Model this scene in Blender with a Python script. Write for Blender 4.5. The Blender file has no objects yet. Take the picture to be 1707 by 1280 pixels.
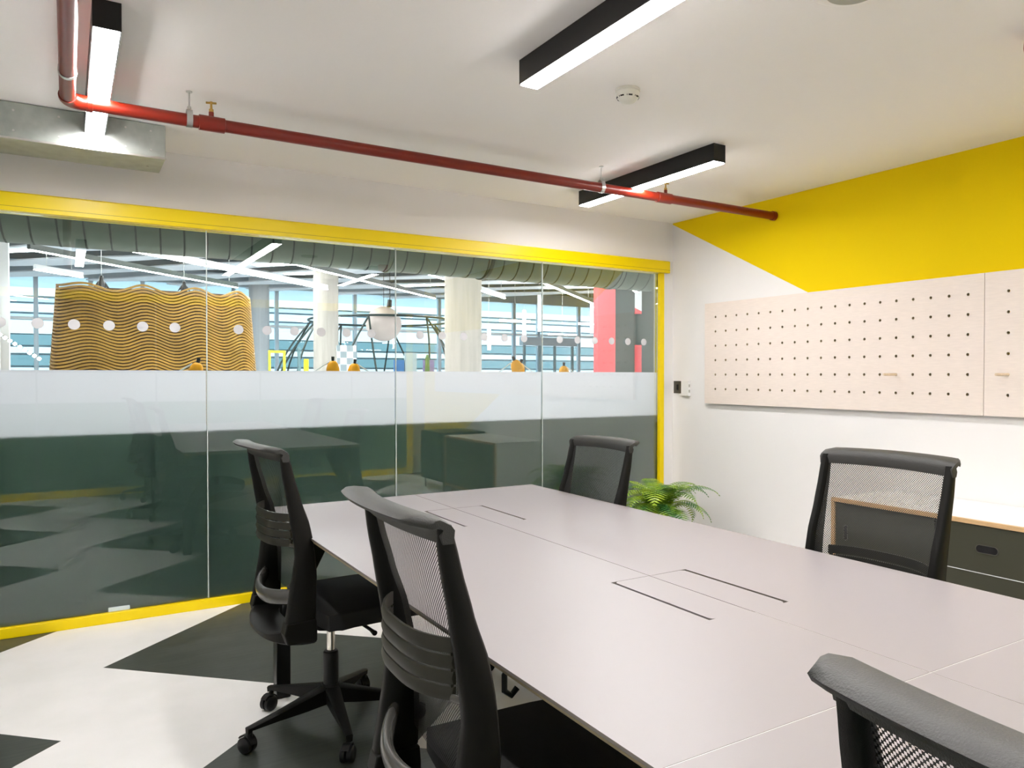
import bpy, bmesh, math, random
from mathutils import Vector, Matrix
random.seed(7)
SC = bpy.context.scene
COL = SC.collection
PI = math.pi

# ------------------------------------------------------------------ camera
def basis(yaw, pitch, roll):
    f = Vector((math.sin(yaw)*math.cos(pitch), math.cos(yaw)*math.cos(pitch), math.sin(pitch)))
    r = Vector((math.cos(yaw), -math.sin(yaw), 0)); u = r.cross(f)
    return r*math.cos(roll)+u*math.sin(roll), -r*math.sin(roll)+u*math.cos(roll), f
R_, U_, F_ = basis(.5794, -.0147, .0011)
cam_data = bpy.data.cameras.new('camera')
cam = bpy.data.objects.new('camera', cam_data); COL.objects.link(cam)
m = Matrix((R_, U_, -F_)).transposed().to_4x4(); m.translation = Vector((0, 0, 1.246))
cam.matrix_world = m
cam_data.sensor_width = 36; cam_data.lens = 1290.2/1707*36
cam_data.shift_x = -(955.1-853.5)/1707; cam_data.shift_y = (644.5-640)/1707
cam_data.clip_start = .05; cam_data.clip_end = 200
SC.camera = cam
# ------------------------------------------------------------------ view, world
SC.view_settings.view_transform = 'Standard'
SC.view_settings.look = 'None'
SC.view_settings.exposure = 0.70
SC.view_settings.gamma = 1.0
SC.view_settings.use_curve_mapping = False
w = bpy.data.worlds.new('daylight_sky'); SC.world = w; w.use_nodes = True
bg = w.node_tree.nodes['Background']; bg.inputs['Color'].default_value = (.78, .91, 1.0, 1); bg.inputs['Strength'].default_value = 3.0
LAMP = 62.0      # strength of the room's linear lamps
HLAMP = 30.0     # strength of the hall's linear lamps
HPANEL = 48.0    # strength of the hall's ceiling panel lamps

# ------------------------------------------------------------------ materials
def srgb(r, g, b):
    f = lambda c: (c/255/12.92) if c/255 <= .04045 else ((c/255+.055)/1.055)**2.4
    return (f(r), f(g), f(b), 1)
def new_mat(n):
    m = bpy.data.materials.new(n); m.use_nodes = True
    return m, m.node_tree, m.node_tree.nodes['Principled BSDF']
def mat(n, col, rough=.5, metal=0, spec=.5, noise=0, nscale=20, bump=0, bscale=80, stretch=None, emis=0):
    m, nt, p = new_mat(n)
    c = col if len(col) == 4 else (*col, 1)
    p.inputs['Base Color'].default_value = c
    p.inputs['Roughness'].default_value = rough; p.inputs['Metallic'].default_value = metal
    p.inputs['Specular IOR Level'].default_value = spec
    if noise or bump:
        tc = nt.nodes.new('ShaderNodeTexCoord'); mp = nt.nodes.new('ShaderNodeMapping')
        nt.links.new(tc.outputs['Object'], mp.inputs[0])
        if stretch: mp.inputs['Scale'].default_value = stretch
    if noise:
        tx = nt.nodes.new('ShaderNodeTexNoise'); tx.inputs['Scale'].default_value = nscale; tx.inputs['Detail'].default_value = 5
        nt.links.new(mp.outputs[0], tx.inputs['Vector'])
        rp = nt.nodes.new('ShaderNodeMapRange'); rp.inputs[1].default_value = .3; rp.inputs[2].default_value = .7
        rp.inputs[3].default_value = 1-noise; rp.inputs[4].default_value = 1+noise
        nt.links.new(tx.outputs[0], rp.inputs[0])
        mx = nt.nodes.new('ShaderNodeVectorMath'); mx.operation = 'SCALE'; mx.inputs[0].default_value = c[:3]
        nt.links.new(rp.outputs[0], mx.inputs['Scale']); nt.links.new(mx.outputs[0], p.inputs['Base Color'])
    if bump:
        t2 = nt.nodes.new('ShaderNodeTexNoise'); t2.inputs['Scale'].default_value = bscale
        nt.links.new(mp.outputs[0], t2.inputs['Vector'])
        b = nt.nodes.new('ShaderNodeBump'); b.inputs['Strength'].default_value = bump; b.inputs['Distance'].default_value = .002
        nt.links.new(t2.outputs[0], b.inputs['Height']); nt.links.new(b.outputs[0], p.inputs['Normal'])
    if emis:
        p.inputs['Emission Color'].default_value = (1, 1, 1, 1); p.inputs['Emission Strength'].default_value = emis
    return m
def emit(n, col, s):
    m, nt, p = new_mat(n); nt.nodes.remove(p)
    e = nt.nodes.new('ShaderNodeEmission'); e.inputs[0].default_value = (*col, 1); e.inputs[1].default_value = s
    nt.links.new(e.outputs[0], nt.nodes['Material Output'].inputs[0]); return m

WHITE = mat('white_paint', (.82, .80, .785), .6, bump=.05, bscale=300)
CEIL = mat('ceiling_paint', (.95, .92, .885), .7, bump=.05, bscale=200)
YELLOW = mat('yellow_paint', (.83, .595, 0), .7, spec=.12, bump=.05, bscale=300)
YMETAL = mat('yellow_powder_coat', (.90, .67, 0), .32, spec=.35)
BLACKM = mat('black_powder_coat', (.009, .009, .009), .38, spec=.3)
CHARC = mat('charcoal_plastic', (.0055, .005, .004), .48, spec=.18, bump=.25, bscale=900)
OLIVE = mat('dark_olive_plastic', (.020, .019, .012), .42, spec=.3)
RAIL = mat('lit_woven_rail_fabric', (.022, .021, .018), .55, bump=.4, bscale=500)  # woven fabric, base lightened to stand for light falling on the rail tops
GREYBAR = mat('satin_grey_plastic', (.06, .058, .052), .22)
CHROME = mat('chrome', (.75, .72, .66), .12, 1)
FABRIC = mat('black_fabric', (.008, .008, .008), .85, bump=.4, bscale=700)
LAMIN = mat('grey_laminate', (.232, .210, .213), .38, spec=.4, bump=.03, bscale=600)
PLY = mat('plywood_edge', (.42, .34, .20), .5, noise=.15, nscale=60, stretch=(1, .1, 6))
PLYL = mat('oak_ply', (.62, .40, .20), .45, noise=.12, nscale=30, stretch=(.3, .3, 8))
BIRCH = mat('birch_ply', (.80, .70, .63), .5, noise=.035, nscale=14, stretch=(1, 1.2, 12))
DOWEL = mat('dowel_wood', (.72, .57, .40), .5, noise=.08, nscale=40)
LOCKER = mat('locker_green', (.13, .25, .175), .6)
OLIVEG = mat('olive_grey_laminate', (.052, .051, .033), .42)
WLAM = mat('white_laminate', (.85, .84, .82), .4)
REDPIPE = mat('red_pipe_paint', srgb(122, 26, 8), .34, noise=.08, nscale=12)
GALV = mat('galvanised_steel', (.42, .46, .43), .38, .75, noise=.12, nscale=18)
DUCTM = mat('spiral_duct_steel', (.13, .165, .125), .45, .75, noise=.12, nscale=8)
STEEL = mat('zinc_steel', (.62, .62, .60), .3, 1)
BRASS = mat('brass', (.55, .36, .10), .3, 1)
WPLAST = mat('white_plastic', (.80, .79, .76), .4)
CREAM = mat('cream_plastic', (.72, .70, .62), .45)
GREYD = mat('grey_disc', (.42, .42, .36), .6)
DSWITCH = mat('dark_bronze_metal', (.10, .09, .07), .4, .6)
LAMPE = emit('lamp_diffuser', (1, .983, .985), LAMP)
HLE = emit('hall_lamp_diffuser', (1, 1, 1), HLAMP)
HPE = emit('hall_panel_diffuser', (1, 1, 1), HPANEL)
SOIL = mat('soil', (.03, .02, .012), .9, noise=.3, nscale=60)
POTM = mat('pot_glaze', (.55, .54, .52), .4)
CONC = mat('concrete', (.53, .48, .43), .75, noise=.10, nscale=3, stretch=(5, 5, .3), bump=.2, bscale=20)
CONCG = mat('concrete_grey', (.50, .53, .56), .75, noise=.06, nscale=3, stretch=(4, 4, .3))
HALLW = mat('hall_white', (.82, .83, .84), .7)
BAFFLE = mat('baffle_felt', (.74, .76, .80), .8)
DARKC = mat('dark_soffit', (.022, .038, .04), .8)
HFLOOR = mat('hall_floor', (.62, .64, .66), .35, noise=.05, nscale=2)
HRED = mat('coral_red_paint', srgb(224, 80, 88), .55)
HBLK = mat('dark_slate_paint', (.026, .046, .043), .45)
POD = mat('pod_ply', (.50, .27, .04), .55, noise=.2, nscale=3)
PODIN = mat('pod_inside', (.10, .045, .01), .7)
GLOBE = mat('globe_paper', (.56, .47, .43), .6)
ROD = mat('dark_green_rod', (.02, .035, .03), .4)
MULL = mat('mullion_aluminium', (.42, .50, .56), .4, .3)
AMBER = mat('amber_lamp_shade', (1.0, .42, .0), .5, spec=.2)
DESKW = mat('desk_white', (.75, .75, .75), .4)
TEAL = mat('teal_cladding', (.13, .22, .24), .6)
BLUEL = mat('pale_blue_cladding', (.34, .42, .46), .6)
NAVY = mat('navy_panel', (.04, .13, .30), .6)
VIOLET = mat('violet_panel', (.16, .13, .26), .6)
GREYG = mat('grey_panel', (.30, .36, .37), .6)

def floor_material():
    m, nt, p = new_mat('zigzag_vinyl'); N = nt.nodes; L = nt.links
    tc = N.new('ShaderNodeTexCoord'); sp = N.new('ShaderNodeSeparateXYZ'); L.new(tc.outputs['Object'], sp.inputs[0])
    def M(op, a, b=None, c=None):
        n = N.new('ShaderNodeMath'); n.operation = op
        for i, v in enumerate((a, b, c)):
            if v is None: continue
            if isinstance(v, (int, float)): n.inputs[i].default_value = v
            else: L.new(v, n.inputs[i])
        return n.outputs[0]
    yy = M('ADD', sp.outputs[1], 13.86-3.142)
    pp = M('PINGPONG', yy, .693)
    u = M('ADD', M('ADD', sp.outputs[0], pp), .024+1.678*6)
    md = M('MODULO', u, 1.678)
    white = M('LESS_THAN', md, .839)
    mp = N.new('ShaderNodeMapping'); mp.inputs['Rotation'].default_value = (0, 0, PI/4); mp.inputs['Scale'].default_value = (3, 60, 1)
    L.new(tc.outputs['Object'], mp.inputs[0])
    g = N.new('ShaderNodeTexNoise'); g.inputs['Scale'].default_value = 1.6; g.inputs['Detail'].default_value = 6; L.new(mp.outputs[0], g.inputs['Vector'])
    cl = N.new('ShaderNodeTexNoise'); cl.inputs['Scale'].default_value = 5; cl.inputs['Detail'].default_value = 4; L.new(tc.outputs['Object'], cl.inputs['Vector'])
    r = N.new('ShaderNodeValToRGB'); r.color_ramp.elements[0].position = .30; r.color_ramp.elements[1].position = .75
    r.color_ramp.elements[0].color = (.030, .036, .029, 1); r.color_ramp.elements[1].color = (.066, .072, .060, 1)
    mixn = M('ADD', M('MULTIPLY', g.outputs[0], .65), M('MULTIPLY', cl.outputs[0], .35)); L.new(mixn, r.inputs[0])
    r2 = N.new('ShaderNodeValToRGB'); r2.color_ramp.elements[0].position = .3; r2.color_ramp.elements[1].position = .6
    r2.color_ramp.elements[0].color = (.80, .785, .76, 1); r2.color_ramp.elements[1].color = (.85, .83, .81, 1); L.new(cl.outputs[0], r2.inputs[0])
    mx = N.new('ShaderNodeMix'); mx.data_type = 'RGBA'
    L.new(white, mx.inputs['Factor']); L.new(r.outputs[0], mx.inputs[6]); L.new(r2.outputs[0], mx.inputs[7])
    L.new(mx.outputs[2], p.inputs['Base Color'])
    rr = M('ADD', M('MULTIPLY', cl.outputs[0], .3), .22); L.new(rr, p.inputs['Roughness'])
    return m
FLOORM = floor_material()

def thin_glass(n, tint=(.93, .97, .955), k=1.0):
    m, nt, p = new_mat(n); N = nt.nodes; L = nt.links; N.remove(p)
    t = N.new('ShaderNodeBsdfTransparent'); t.inputs[0].default_value = (*tint, 1)
    g = N.new('ShaderNodeBsdfGlossy'); g.inputs['Roughness'].default_value = 0.0
    fr = N.new('ShaderNodeFresnel'); fr.inputs[0].default_value = 1.5
    ml = N.new('ShaderNodeMath'); ml.operation = 'MULTIPLY'; ml.inputs[1].default_value = k; ml.use_clamp = True; L.new(fr.outputs[0], ml.inputs[0])
    mx = N.new('ShaderNodeMixShader'); L.new(ml.outputs[0], mx.inputs[0]); L.new(t.outputs[0], mx.inputs[1]); L.new(g.outputs[0], mx.inputs[2])
    L.new(mx.outputs[0], N['Material Output'].inputs[0]); return m
GLASS = thin_glass('clear_glass', k=1.9)
HGLASS = thin_glass('hall_glass', (.93, .98, 1.0), .6)
def film():
    m, nt, p = new_mat('frosted_film'); N = nt.nodes; L = nt.links; N.remove(p)
    t = N.new('ShaderNodeBsdfTranslucent'); t.inputs[0].default_value = (.95, .92, .95, 1)
    L.new(t.outputs[0], N['Material Output'].inputs[0]); return m
FILM = film()
DOTM, nt_, p_ = new_mat('white_vinyl_dot'); tl_ = nt_.nodes.new('ShaderNodeBsdfTranslucent'); tl_.inputs[0].default_value = (.9, .9, .92, 1)
p_.inputs['Base Color'].default_value = (.82, .81, .83, 1); mx_ = nt_.nodes.new('ShaderNodeMixShader'); mx_.inputs[0].default_value = .4
nt_.links.new(p_.outputs[0], mx_.inputs[1]); nt_.links.new(tl_.outputs[0], mx_.inputs[2]); nt_.links.new(mx_.outputs[0], nt_.nodes['Material Output'].inputs[0])

def mesh_fabric():
    m, nt, p = new_mat('woven_mesh'); N = nt.nodes; L = nt.links
    p.inputs['Base Color'].default_value = (.012, .012, .011, 1); p.inputs['Roughness'].default_value = .5
    tc = N.new('ShaderNodeTexCoord'); sp = N.new('ShaderNodeSeparateXYZ'); L.new(tc.outputs['Object'], sp.inputs[0])
    def M(op, a, b=None):
        n = N.new('ShaderNodeMath'); n.operation = op
        for i, v in enumerate((a, b)):
            if v is None: continue
            if isinstance(v, (int, float)): n.inputs[i].default_value = v
            else: L.new(v, n.inputs[i])
        return n.outputs[0]
    k = 2*PI/.0066
    a = M('SINE', M('MULTIPLY', M('ADD', sp.outputs[1], sp.outputs[2]), k))
    b = M('SINE', M('MULTIPLY', M('SUBTRACT', sp.outputs[1], sp.outputs[2]), k))
    hole = M('GREATER_THAN', M('ADD', a, b), .08)
    tr = N.new('ShaderNodeBsdfTransparent'); mx = N.new('ShaderNodeMixShader')
    L.new(hole, mx.inputs[0]); L.new(p.outputs[0], mx.inputs[1]); L.new(tr.outputs[0], mx.inputs[2])
    L.new(mx.outputs[0], N['Material Output'].inputs[0]); return m
MESH = mesh_fabric()

def leaf_material():
    m, nt, p = new_mat('fern_leaf'); N = nt.nodes; L = nt.links
    oi = N.new('ShaderNodeTexCoord'); g = N.new('ShaderNodeTexNoise'); g.inputs['Scale'].default_value = 9; L.new(oi.outputs['Object'], g.inputs['Vector'])
    r = N.new('ShaderNodeValToRGB'); r.color_ramp.elements[0].position = .38; r.color_ramp.elements[1].position = .62
    r.color_ramp.elements[0].color = (.03, .15, .025, 1); r.color_ramp.elements[1].color = (.27, .40, .012, 1)
    L.new(g.outputs[0], r.inputs[0]); L.new(r.outputs[0], p.inputs['Base Color']); p.inputs['Roughness'].default_value = .4
    return m
LEAF = leaf_material()

# ------------------------------------------------------------------ mesh helpers
def link(name, bm, mats, parent=None, smooth=None, bevel=0, subsurf=0, solid=0, loc=None):
    me = bpy.data.meshes.new(name)
    bm.normal_update()
    bm.to_mesh(me); bm.free()
    for mm in (mats if isinstance(mats, (list, tuple)) else [mats]): me.materials.append(mm)
    o = bpy.data.objects.new(name, me); COL.objects.link(o)
    if parent is not None: o.parent = parent
    if loc: o.location = loc
    if solid:
        s = o.modifiers.new('thickness', 'SOLIDIFY'); s.thickness = solid; s.offset = 0
    if bevel:
        b = o.modifiers.new('bevel', 'BEVEL'); b.width = bevel; b.segments = 3; b.limit_method = 'ANGLE'
    if subsurf:
        s = o.modifiers.new('sub', 'SUBSURF'); s.levels = subsurf; s.render_levels = subsurf
    if smooth or subsurf:
        for p in me.polygons: p.use_smooth = True
        if smooth and smooth != 'all' and hasattr(me, 'set_sharp_from_angle'): me.set_sharp_from_angle(angle=math.radians(smooth))
    return o
def box(bm, x0, x1, y0, y1, z0, z1, mi=0):
    v = [bm.verts.new(p) for p in ((x0, y0, z0), (x1, y0, z0), (x1, y1, z0), (x0, y1, z0), (x0, y0, z1), (x1, y0, z1), (x1, y1, z1), (x0, y1, z1))]
    for q in ((3, 2, 1, 0), (4, 5, 6, 7), (0, 1, 5, 4), (1, 2, 6, 5), (2, 3, 7, 6), (3, 0, 4, 7)):
        f = bm.faces.new([v[i] for i in q]); f.material_index = mi
def B(x0, x1, y0, y1, z0, z1):
    bm = bmesh.new(); box(bm, min(x0, x1), max(x0, x1), min(y0, y1), max(y0, y1), min(z0, z1), max(z0, z1)); return bm
def tube(bm, pts, r, seg=12, caps=True, scale=None):
    """round tube along points; r number or list; scale=(a,b) makes an ellipse"""
    pts = [Vector(p) for p in pts]; n = len(pts); rings = []
    prev = None
    for i, p in enumerate(pts):
        d = (pts[min(i+1, n-1)]-pts[max(i-1, 0)]).normalized()
        if prev is None:
            up = Vector((0, 0, 1)) if abs(d.z) < .9 else Vector((0, 1, 0))
            a = up.cross(d).normalized()
        else:
            a = (prev - d*prev.dot(d)).normalized()
        prev = a; b = d.cross(a)
        rr = r[i] if isinstance(r, (list, tuple)) else r
        sa, sb = scale or (1, 1)
        rings.append([bm.verts.new(p + a*(rr*sa*math.cos(2*PI*k/seg)) + b*(rr*sb*math.sin(2*PI*k/seg))) for k in range(seg)])
    for i in range(n-1):
        for k in range(seg):
            bm.faces.new((rings[i][k], rings[i][(k+1) % seg], rings[i+1][(k+1) % seg], rings[i+1][k]))
    if caps:
        bm.faces.new(rings[0][::-1]); bm.faces.new(rings[-1])
def T(pts, r, seg=12, **k):
    bm = bmesh.new(); tube(bm, pts, r, seg, **k); return bm
def lathe(bm, prof, seg=32, c=(0, 0, 0)):
    rings = []
    for (r, z) in prof:
        if r < 1e-6: rings.append([bm.verts.new((c[0], c[1], c[2]+z))])
        else: rings.append([bm.verts.new((c[0]+r*math.cos(2*PI*k/seg), c[1]+r*math.sin(2*PI*k/seg), c[2]+z)) for k in range(seg)])
    for a, b in zip(rings, rings[1:]):
        for k in range(seg):
            k2 = (k+1) % seg
            if len(a) == 1 and len(b) == 1: continue
            if len(a) == 1: bm.faces.new((a[0], b[k2], b[k]))
            elif len(b) == 1: bm.faces.new((a[k], a[k2], b[0]))
            else: bm.faces.new((a[k], a[k2], b[k2], b[k]))
def LA(prof, seg=32, c=(0, 0, 0)):
    bm = bmesh.new(); lathe(bm, prof, seg, c); bmesh.ops.recalc_face_normals(bm, faces=bm.faces); return bm
def prism(bm, poly, axis, a, b):
    """extrude a 2D polygon along axis from a to b"""
    def P(u, v, t): return {0: (t, u, v), 1: (u, t, v), 2: (u, v, t)}[axis]
    A = [bm.verts.new(P(u, v, a)) for u, v in poly]; Bv = [bm.verts.new(P(u, v, b)) for u, v in poly]
    n = len(poly); bm.faces.new(A[::-1]); bm.faces.new(Bv)
    for i in range(n): bm.faces.new((A[i], A[(i+1) % n], Bv[(i+1) % n], Bv[i]))
    bmesh.ops.recalc_face_normals(bm, faces=bm.faces)
def loft(bm, rings, close=True, caps=True):
    R = [[bm.verts.new(p) for p in r] for r in rings]; n = len(R[0])
    for a, b in zip(R, R[1:]):
        for k in range(n if close else n-1):
            bm.faces.new((a[k], a[(k+1) % n], b[(k+1) % n], b[k]))
    if caps and close: bm.faces.new(R[0][::-1]); bm.faces.new(R[-1])
    bmesh.ops.recalc_face_normals(bm, faces=bm.faces)
def thing(name, label, cat, loc=(0, 0, 0), rz=0, group=None):
    o = bpy.data.objects.new(name, None); COL.objects.link(o); o.location = loc; o.rotation_euler = (0, 0, rz)
    o.empty_display_size = .05
    o['label'] = label; o['category'] = cat
    if group: o['group'] = group
    return o
def tag(o, label, cat, group=None):
    o['label'] = label; o['category'] = cat
    if group: o['group'] = group
    return o
def struct(name, bm, m, parent=None, **k):
    o = link(name, bm, m, parent, **k)
    if parent is None: o['kind'] = 'structure'
    return o
def dup(root, loc, rz, label, group=None):
    r = root.copy(); COL.objects.link(r); r.location = loc; r.rotation_euler = (0, 0, rz); r['label'] = label
    if group: r['group'] = group
    for ch in list(root.children):
        c = ch.copy(); COL.objects.link(c); c.parent = r
        for g in ch.children:
            d = g.copy(); COL.objects.link(d); d.parent = c
    return r

# ------------------------------------------------------------------ dimensions
W, D, ZC, TZ = 3.855, 4.53, 2.397, .719
XL, YF = -1.75, -.32      # left wall, front wall

# ------------------------------------------------------------------ room shell
struct('floor', B(XL-.1, W+.1, YF-.1, D+.03, -.08, 0), FLOORM)
struct('ceiling', B(XL-.1, W+.1, YF-.1, D+.1, ZC, ZC+.12), CEIL)
struct('wall_back', B(XL-.1, W+.1, D-.02, D+.1, 2.105, ZC), WHITE)
struct('wall_left', B(XL-.1, XL, YF-.1, D, 0, ZC), WHITE)
# right wall: white paint with the yellow field above one slanting line
bm = bmesh.new()
def wy(y): return ZC - (D-y)*(ZC-1.76)/(D-3.224)
ys = (D-ZC/((ZC-1.76)/(D-3.224)))       # where the line meets the floor
def rw(pts, mi):
    f = bm.faces.new([bm.verts.new((W, y, z)) for y, z in pts]); f.material_index = mi
y1 = D+.1
yB = YF-.1
zB = max(0, wy(yB))
rw([(D, ZC), (yB, ZC), (yB, zB), (ys, 0)] if ys > yB else [(D, ZC), (yB, ZC), (yB, zB)], 1)
rw([(D, ZC), (ys, 0), (y1, 0), (y1, ZC)] if ys > yB else [(D, ZC), (yB, zB), (yB, 0), (y1, 0), (y1, ZC)], 0)
for q in (((W, yB), (W+.12, yB)), ((W+.12, y1), (W, y1))):
    pass
v = [bm.verts.new(p) for p in ((W+.12, yB, 0), (W+.12, y1, 0), (W+.12, y1, ZC), (W+.12, yB, ZC), (W, yB, 0), (W, y1, 0), (W, y1, ZC), (W, yB, ZC))]
for q in ((0, 1, 2, 3), (4, 0, 3, 7), (1, 5, 6, 2)): bm.faces.new([v[i] for i in q])
for f in bm.faces:
    if f.calc_center_median().x < W+.01 and f.normal.x > 0: f.normal_flip()
bm.normal_update()
struct('wall_right', bm, [WHITE, YELLOW])
# nib between the glazing and the corner
struct('wall_nib', B(3.768, W, D-.02, D+.1, 0, 2.104), WHITE)

# ------------------------------------------------------------------ glazed partition (window_1) with its frame, film and dots
win = bpy.data.objects.new('window_1', None); COL.objects.link(win); win['kind'] = 'structure'; win.location = (0, D, 0)
def wl(name, bmx, m, **k): return link(name, bmx, m, win, **k)
bm = bmesh.new()
prism(bm, [(-.055, 2.013), (-.055, 2.020), (-.055, 2.098), (-.045, 2.104), (.05, 2.104), (.05, 2.013)], 0, XL, 3.80)
wl('head_frame', bm, YMETAL, bevel=.002)
wl('head_groove', B(XL, 3.80, -.0556, -.054, 2.034, 2.0358), mat('groove_shadow_gap', srgb(150, 118, 0), .5))
bm = bmesh.new(); box(bm, XL, 3.765, -.03, .03, 0, .0506); wl('sill_frame', bm, YMETAL, bevel=.003)
bm = bmesh.new(); box(bm, 3.725, 3.765, -.03, .03, .0506, 2.013); wl('jamb_frame', bm, YMETAL, bevel=.002)
JOINTS = [-1.46, -.417, .628, 1.676, 2.713, 3.722]
for i in range(5):
    wl('glass_pane', B(JOINTS[i]+.002, JOINTS[i+1]-.002, -.005, .005, .0515, 2.012), GLASS)
    wl('frosted_film', B(JOINTS[i]+.004, JOINTS[i+1]-.004, .0062, .0066, .0515, 1.269), FILM)
for j in JOINTS[1:5]:
    wl('silicone_joint', B(j-.0022, j+.0022, -.006, .006, .0515, 2.012), mat('silicone', (.62, .68, .66), .3))
wl('sticker', B(.168, .262, -.0058, -.0052, .052, .074), mat('pale_blue_card', (.62, .74, .86), .4))
for i, st in enumerate((-1.305, -.262, .785, 1.83, 2.85)):
    for k in range(6):
        x = st + k*.1475
        bm = bmesh.new(); n = 32
        a = [bm.verts.new((x+.0255*math.cos(2*PI*q/n), -.0067, 1.493+.0255*math.sin(2*PI*q/n))) for q in range(n)]
        b = [bm.verts.new((v_.co.x, -.0062, v_.co.z)) for v_ in a]
        bm.faces.new(a[::-1]); bm.faces.new(b)
        for q in range(n): bm.faces.new((a[q], a[(q+1) % n], b[(q+1) % n], b[q]))
        bmesh.ops.recalc_face_normals(bm, faces=bm.faces)
        wl('white_dot', bm, DOTM)

# front wall behind the camera: the same yellow framed partition with dark green panels (seen mirrored in the glass)
fw = bpy.data.objects.new('window_2', None); COL.objects.link(fw); fw['kind'] = 'structure'; fw.location = (0, YF, 0)
link('sill_frame', B(XL, 3.60, 0, .04, 0, .075), YMETAL, fw)
link('head_frame', B(XL, 3.60, 0, .04, 2.013, 2.104), YMETAL, fw)
link('jamb_frame', B(3.60, 3.68, 0, .04, 0, 2.104), YMETAL, fw)
link('dark_panel', B(XL, 3.60, .005, .03, .075, .96), LOCKER, fw)
link('frosted_band', B(XL, 3.60, .005, .03, .96, 1.27), mat('frosted_band_grey', (.62, .64, .66), .5), fw)
link('upper_glazing', B(XL, 3.60, .005, .02, 1.27, 2.013), mat('dim_corridor_glazing', (.06, .07, .07), .35), fw)
for x in (-1.3, -.25, .8, 1.85, 2.9):
    link('reveal_strip', B(x-.008, x+.008, .028, .036, .075, 2.013), mat('grey_strip', (.3, .33, .33), .4), fw)
struct('wall_front', B(XL-.1, W+.1, YF-.1, YF, 0, ZC), mat('front_wall_grey', (.58, .56, .54), .6))

# ------------------------------------------------------------------ lockers directly behind the glazing
x = 3.7675-.309; first = True; k = 0
LG = 'dark green lockers in a row behind the frosted glazing'
lk0 = None
while x > -1.5:
    if lk0 is None:
        lk0 = thing('locker', 'dark green locker standing tight behind the frosted lower glazing', 'locker', (x, D+.014, 0), 0, LG)
        bm = bmesh.new(); box(bm, .0015, .3075, .018, .42, 0, .958); link('body', bm, LOCKER, lk0, bevel=.002)
        bm = bmesh.new(); box(bm, .0035, .3055, 0, .0175, .05, .952); link('back_panel', bm, LOCKER, lk0, bevel=.004)
    else: dup(lk0, (x, D+.014, 0), 0, lk0['label'], LG)
    x -= .309; k += 1

# ------------------------------------------------------------------ ceiling lamps
def lamp(x, y0, y1, wd, label, h=.088):
    t = thing('linear_ceiling_light', label, 'ceiling light', (x, (y0+y1)/2, ZC-h), 0, 'black linear ceiling lights')
    L2 = (y1-y0)/2; g = .004
    bm = bmesh.new()
    box(bm, -wd/2, -wd/2+g, -L2, L2, 0, h); box(bm, wd/2-g, wd/2, -L2, L2, 0, h)
    box(bm, -wd/2+g, wd/2-g, -L2, -L2+g, 0, h); box(bm, -wd/2+g, wd/2-g, L2-g, L2, 0, h)
    box(bm, -wd/2+g, wd/2-g, -L2+g, L2-g, .02, h)
    link('housing', bm, BLACKM, t)
    bm = bmesh.new(); box(bm, -wd/2+g+.0005, wd/2-g-.0005, -L2+g+.0005, L2-g-.0005, -.0045, .0195); link('diffuser', bm, LAMPE, t)
    return t
lamp(.112, 2.79, 4.02, .078, 'black linear ceiling light at far left, crossing above the red pipe elbow')
lamp(1.432, .10, 2.49, .078, 'long black linear ceiling light nearest the middle of the ceiling')
lamp(2.728, 2.838, 4.045, .078, 'short black linear ceiling light at the right, crossed by the red pipe')
lamp(.112, .05, 1.25, .078, 'black linear ceiling light above the near left corner')
lamp(2.728, -.15, 1.08, .078, 'black linear ceiling light above the near right of the table')

# ------------------------------------------------------------------ red pipework
pz, py, px = 2.28, 3.50, .010
pt = thing('sprinkler_pipe', 'glossy red steel pipe running under the ceiling, turning a corner at the far left', 'pipe', (px, py, pz))
pts = [(0, .30-py, 0)] + [(0, -.07, 0)] + [(.05-.05*math.cos(a), -.05+.05*math.sin(a), 0) for a in [PI/2*k/8 for k in range(1, 9)]] + [(W-px+.02, 0, 0)]
bm = bmesh.new(); tube(bm, pts, .0255, 20); link('pipe_run', bm, REDPIPE, pt, smooth=40)
def coupling(x0, x1, r=.031):
    bm = bmesh.new(); tube(bm, [(x0, 0, 0), (x0+.001, 0, 0), (x1-.001, 0, 0), (x1, 0, 0)], [r*.93, r, r, r*.93], 20); return bm
link('coupling', coupling(.45, .548), REDPIPE, pt, smooth=40)
link('coupling', coupling(2.86, 2.965, .030), REDPIPE, pt, smooth=40)
link('coupling', coupling(.062, .082, .031), REDPIPE, pt, smooth=40)
bm = bmesh.new(); tube(bm, [(0, -.07, 0), (0, -.055, 0)] + [(.055-.055*math.cos(a), -.055+.055*math.sin(a), 0) for a in [PI/2*k/8 for k in range(1, 9)]] + [(.07, 0, 0)], .0295, 20)
link('elbow', bm, REDPIPE, pt, smooth=40)
link('wall_collar', coupling(W-px-.03, W-px-.003, .030), REDPIPE, pt, smooth=40)
for xx in (.497, 2.925):
    v_ = link('drain_valve', T([(xx, 0, .028), (xx, 0, .048)], .010), REDPIPE, pt, smooth=40)
    link('valve_stem', T([(xx, 0, .048), (xx, 0, .060), (xx, 0, .061), (xx, 0, .085)], [.009, .009, .005, .004], 10), BRASS, v_, smooth=40)
    bm = bmesh.new(); tube(bm, [(xx-.019, .006, .086), (xx+.019, -.006, .086)], [.0045, .0045], 8); tube(bm, [(xx, 0, .082), (xx, 0, .091)], .006, 8)
    link('valve_handle', bm, BRASS, v_)
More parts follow.
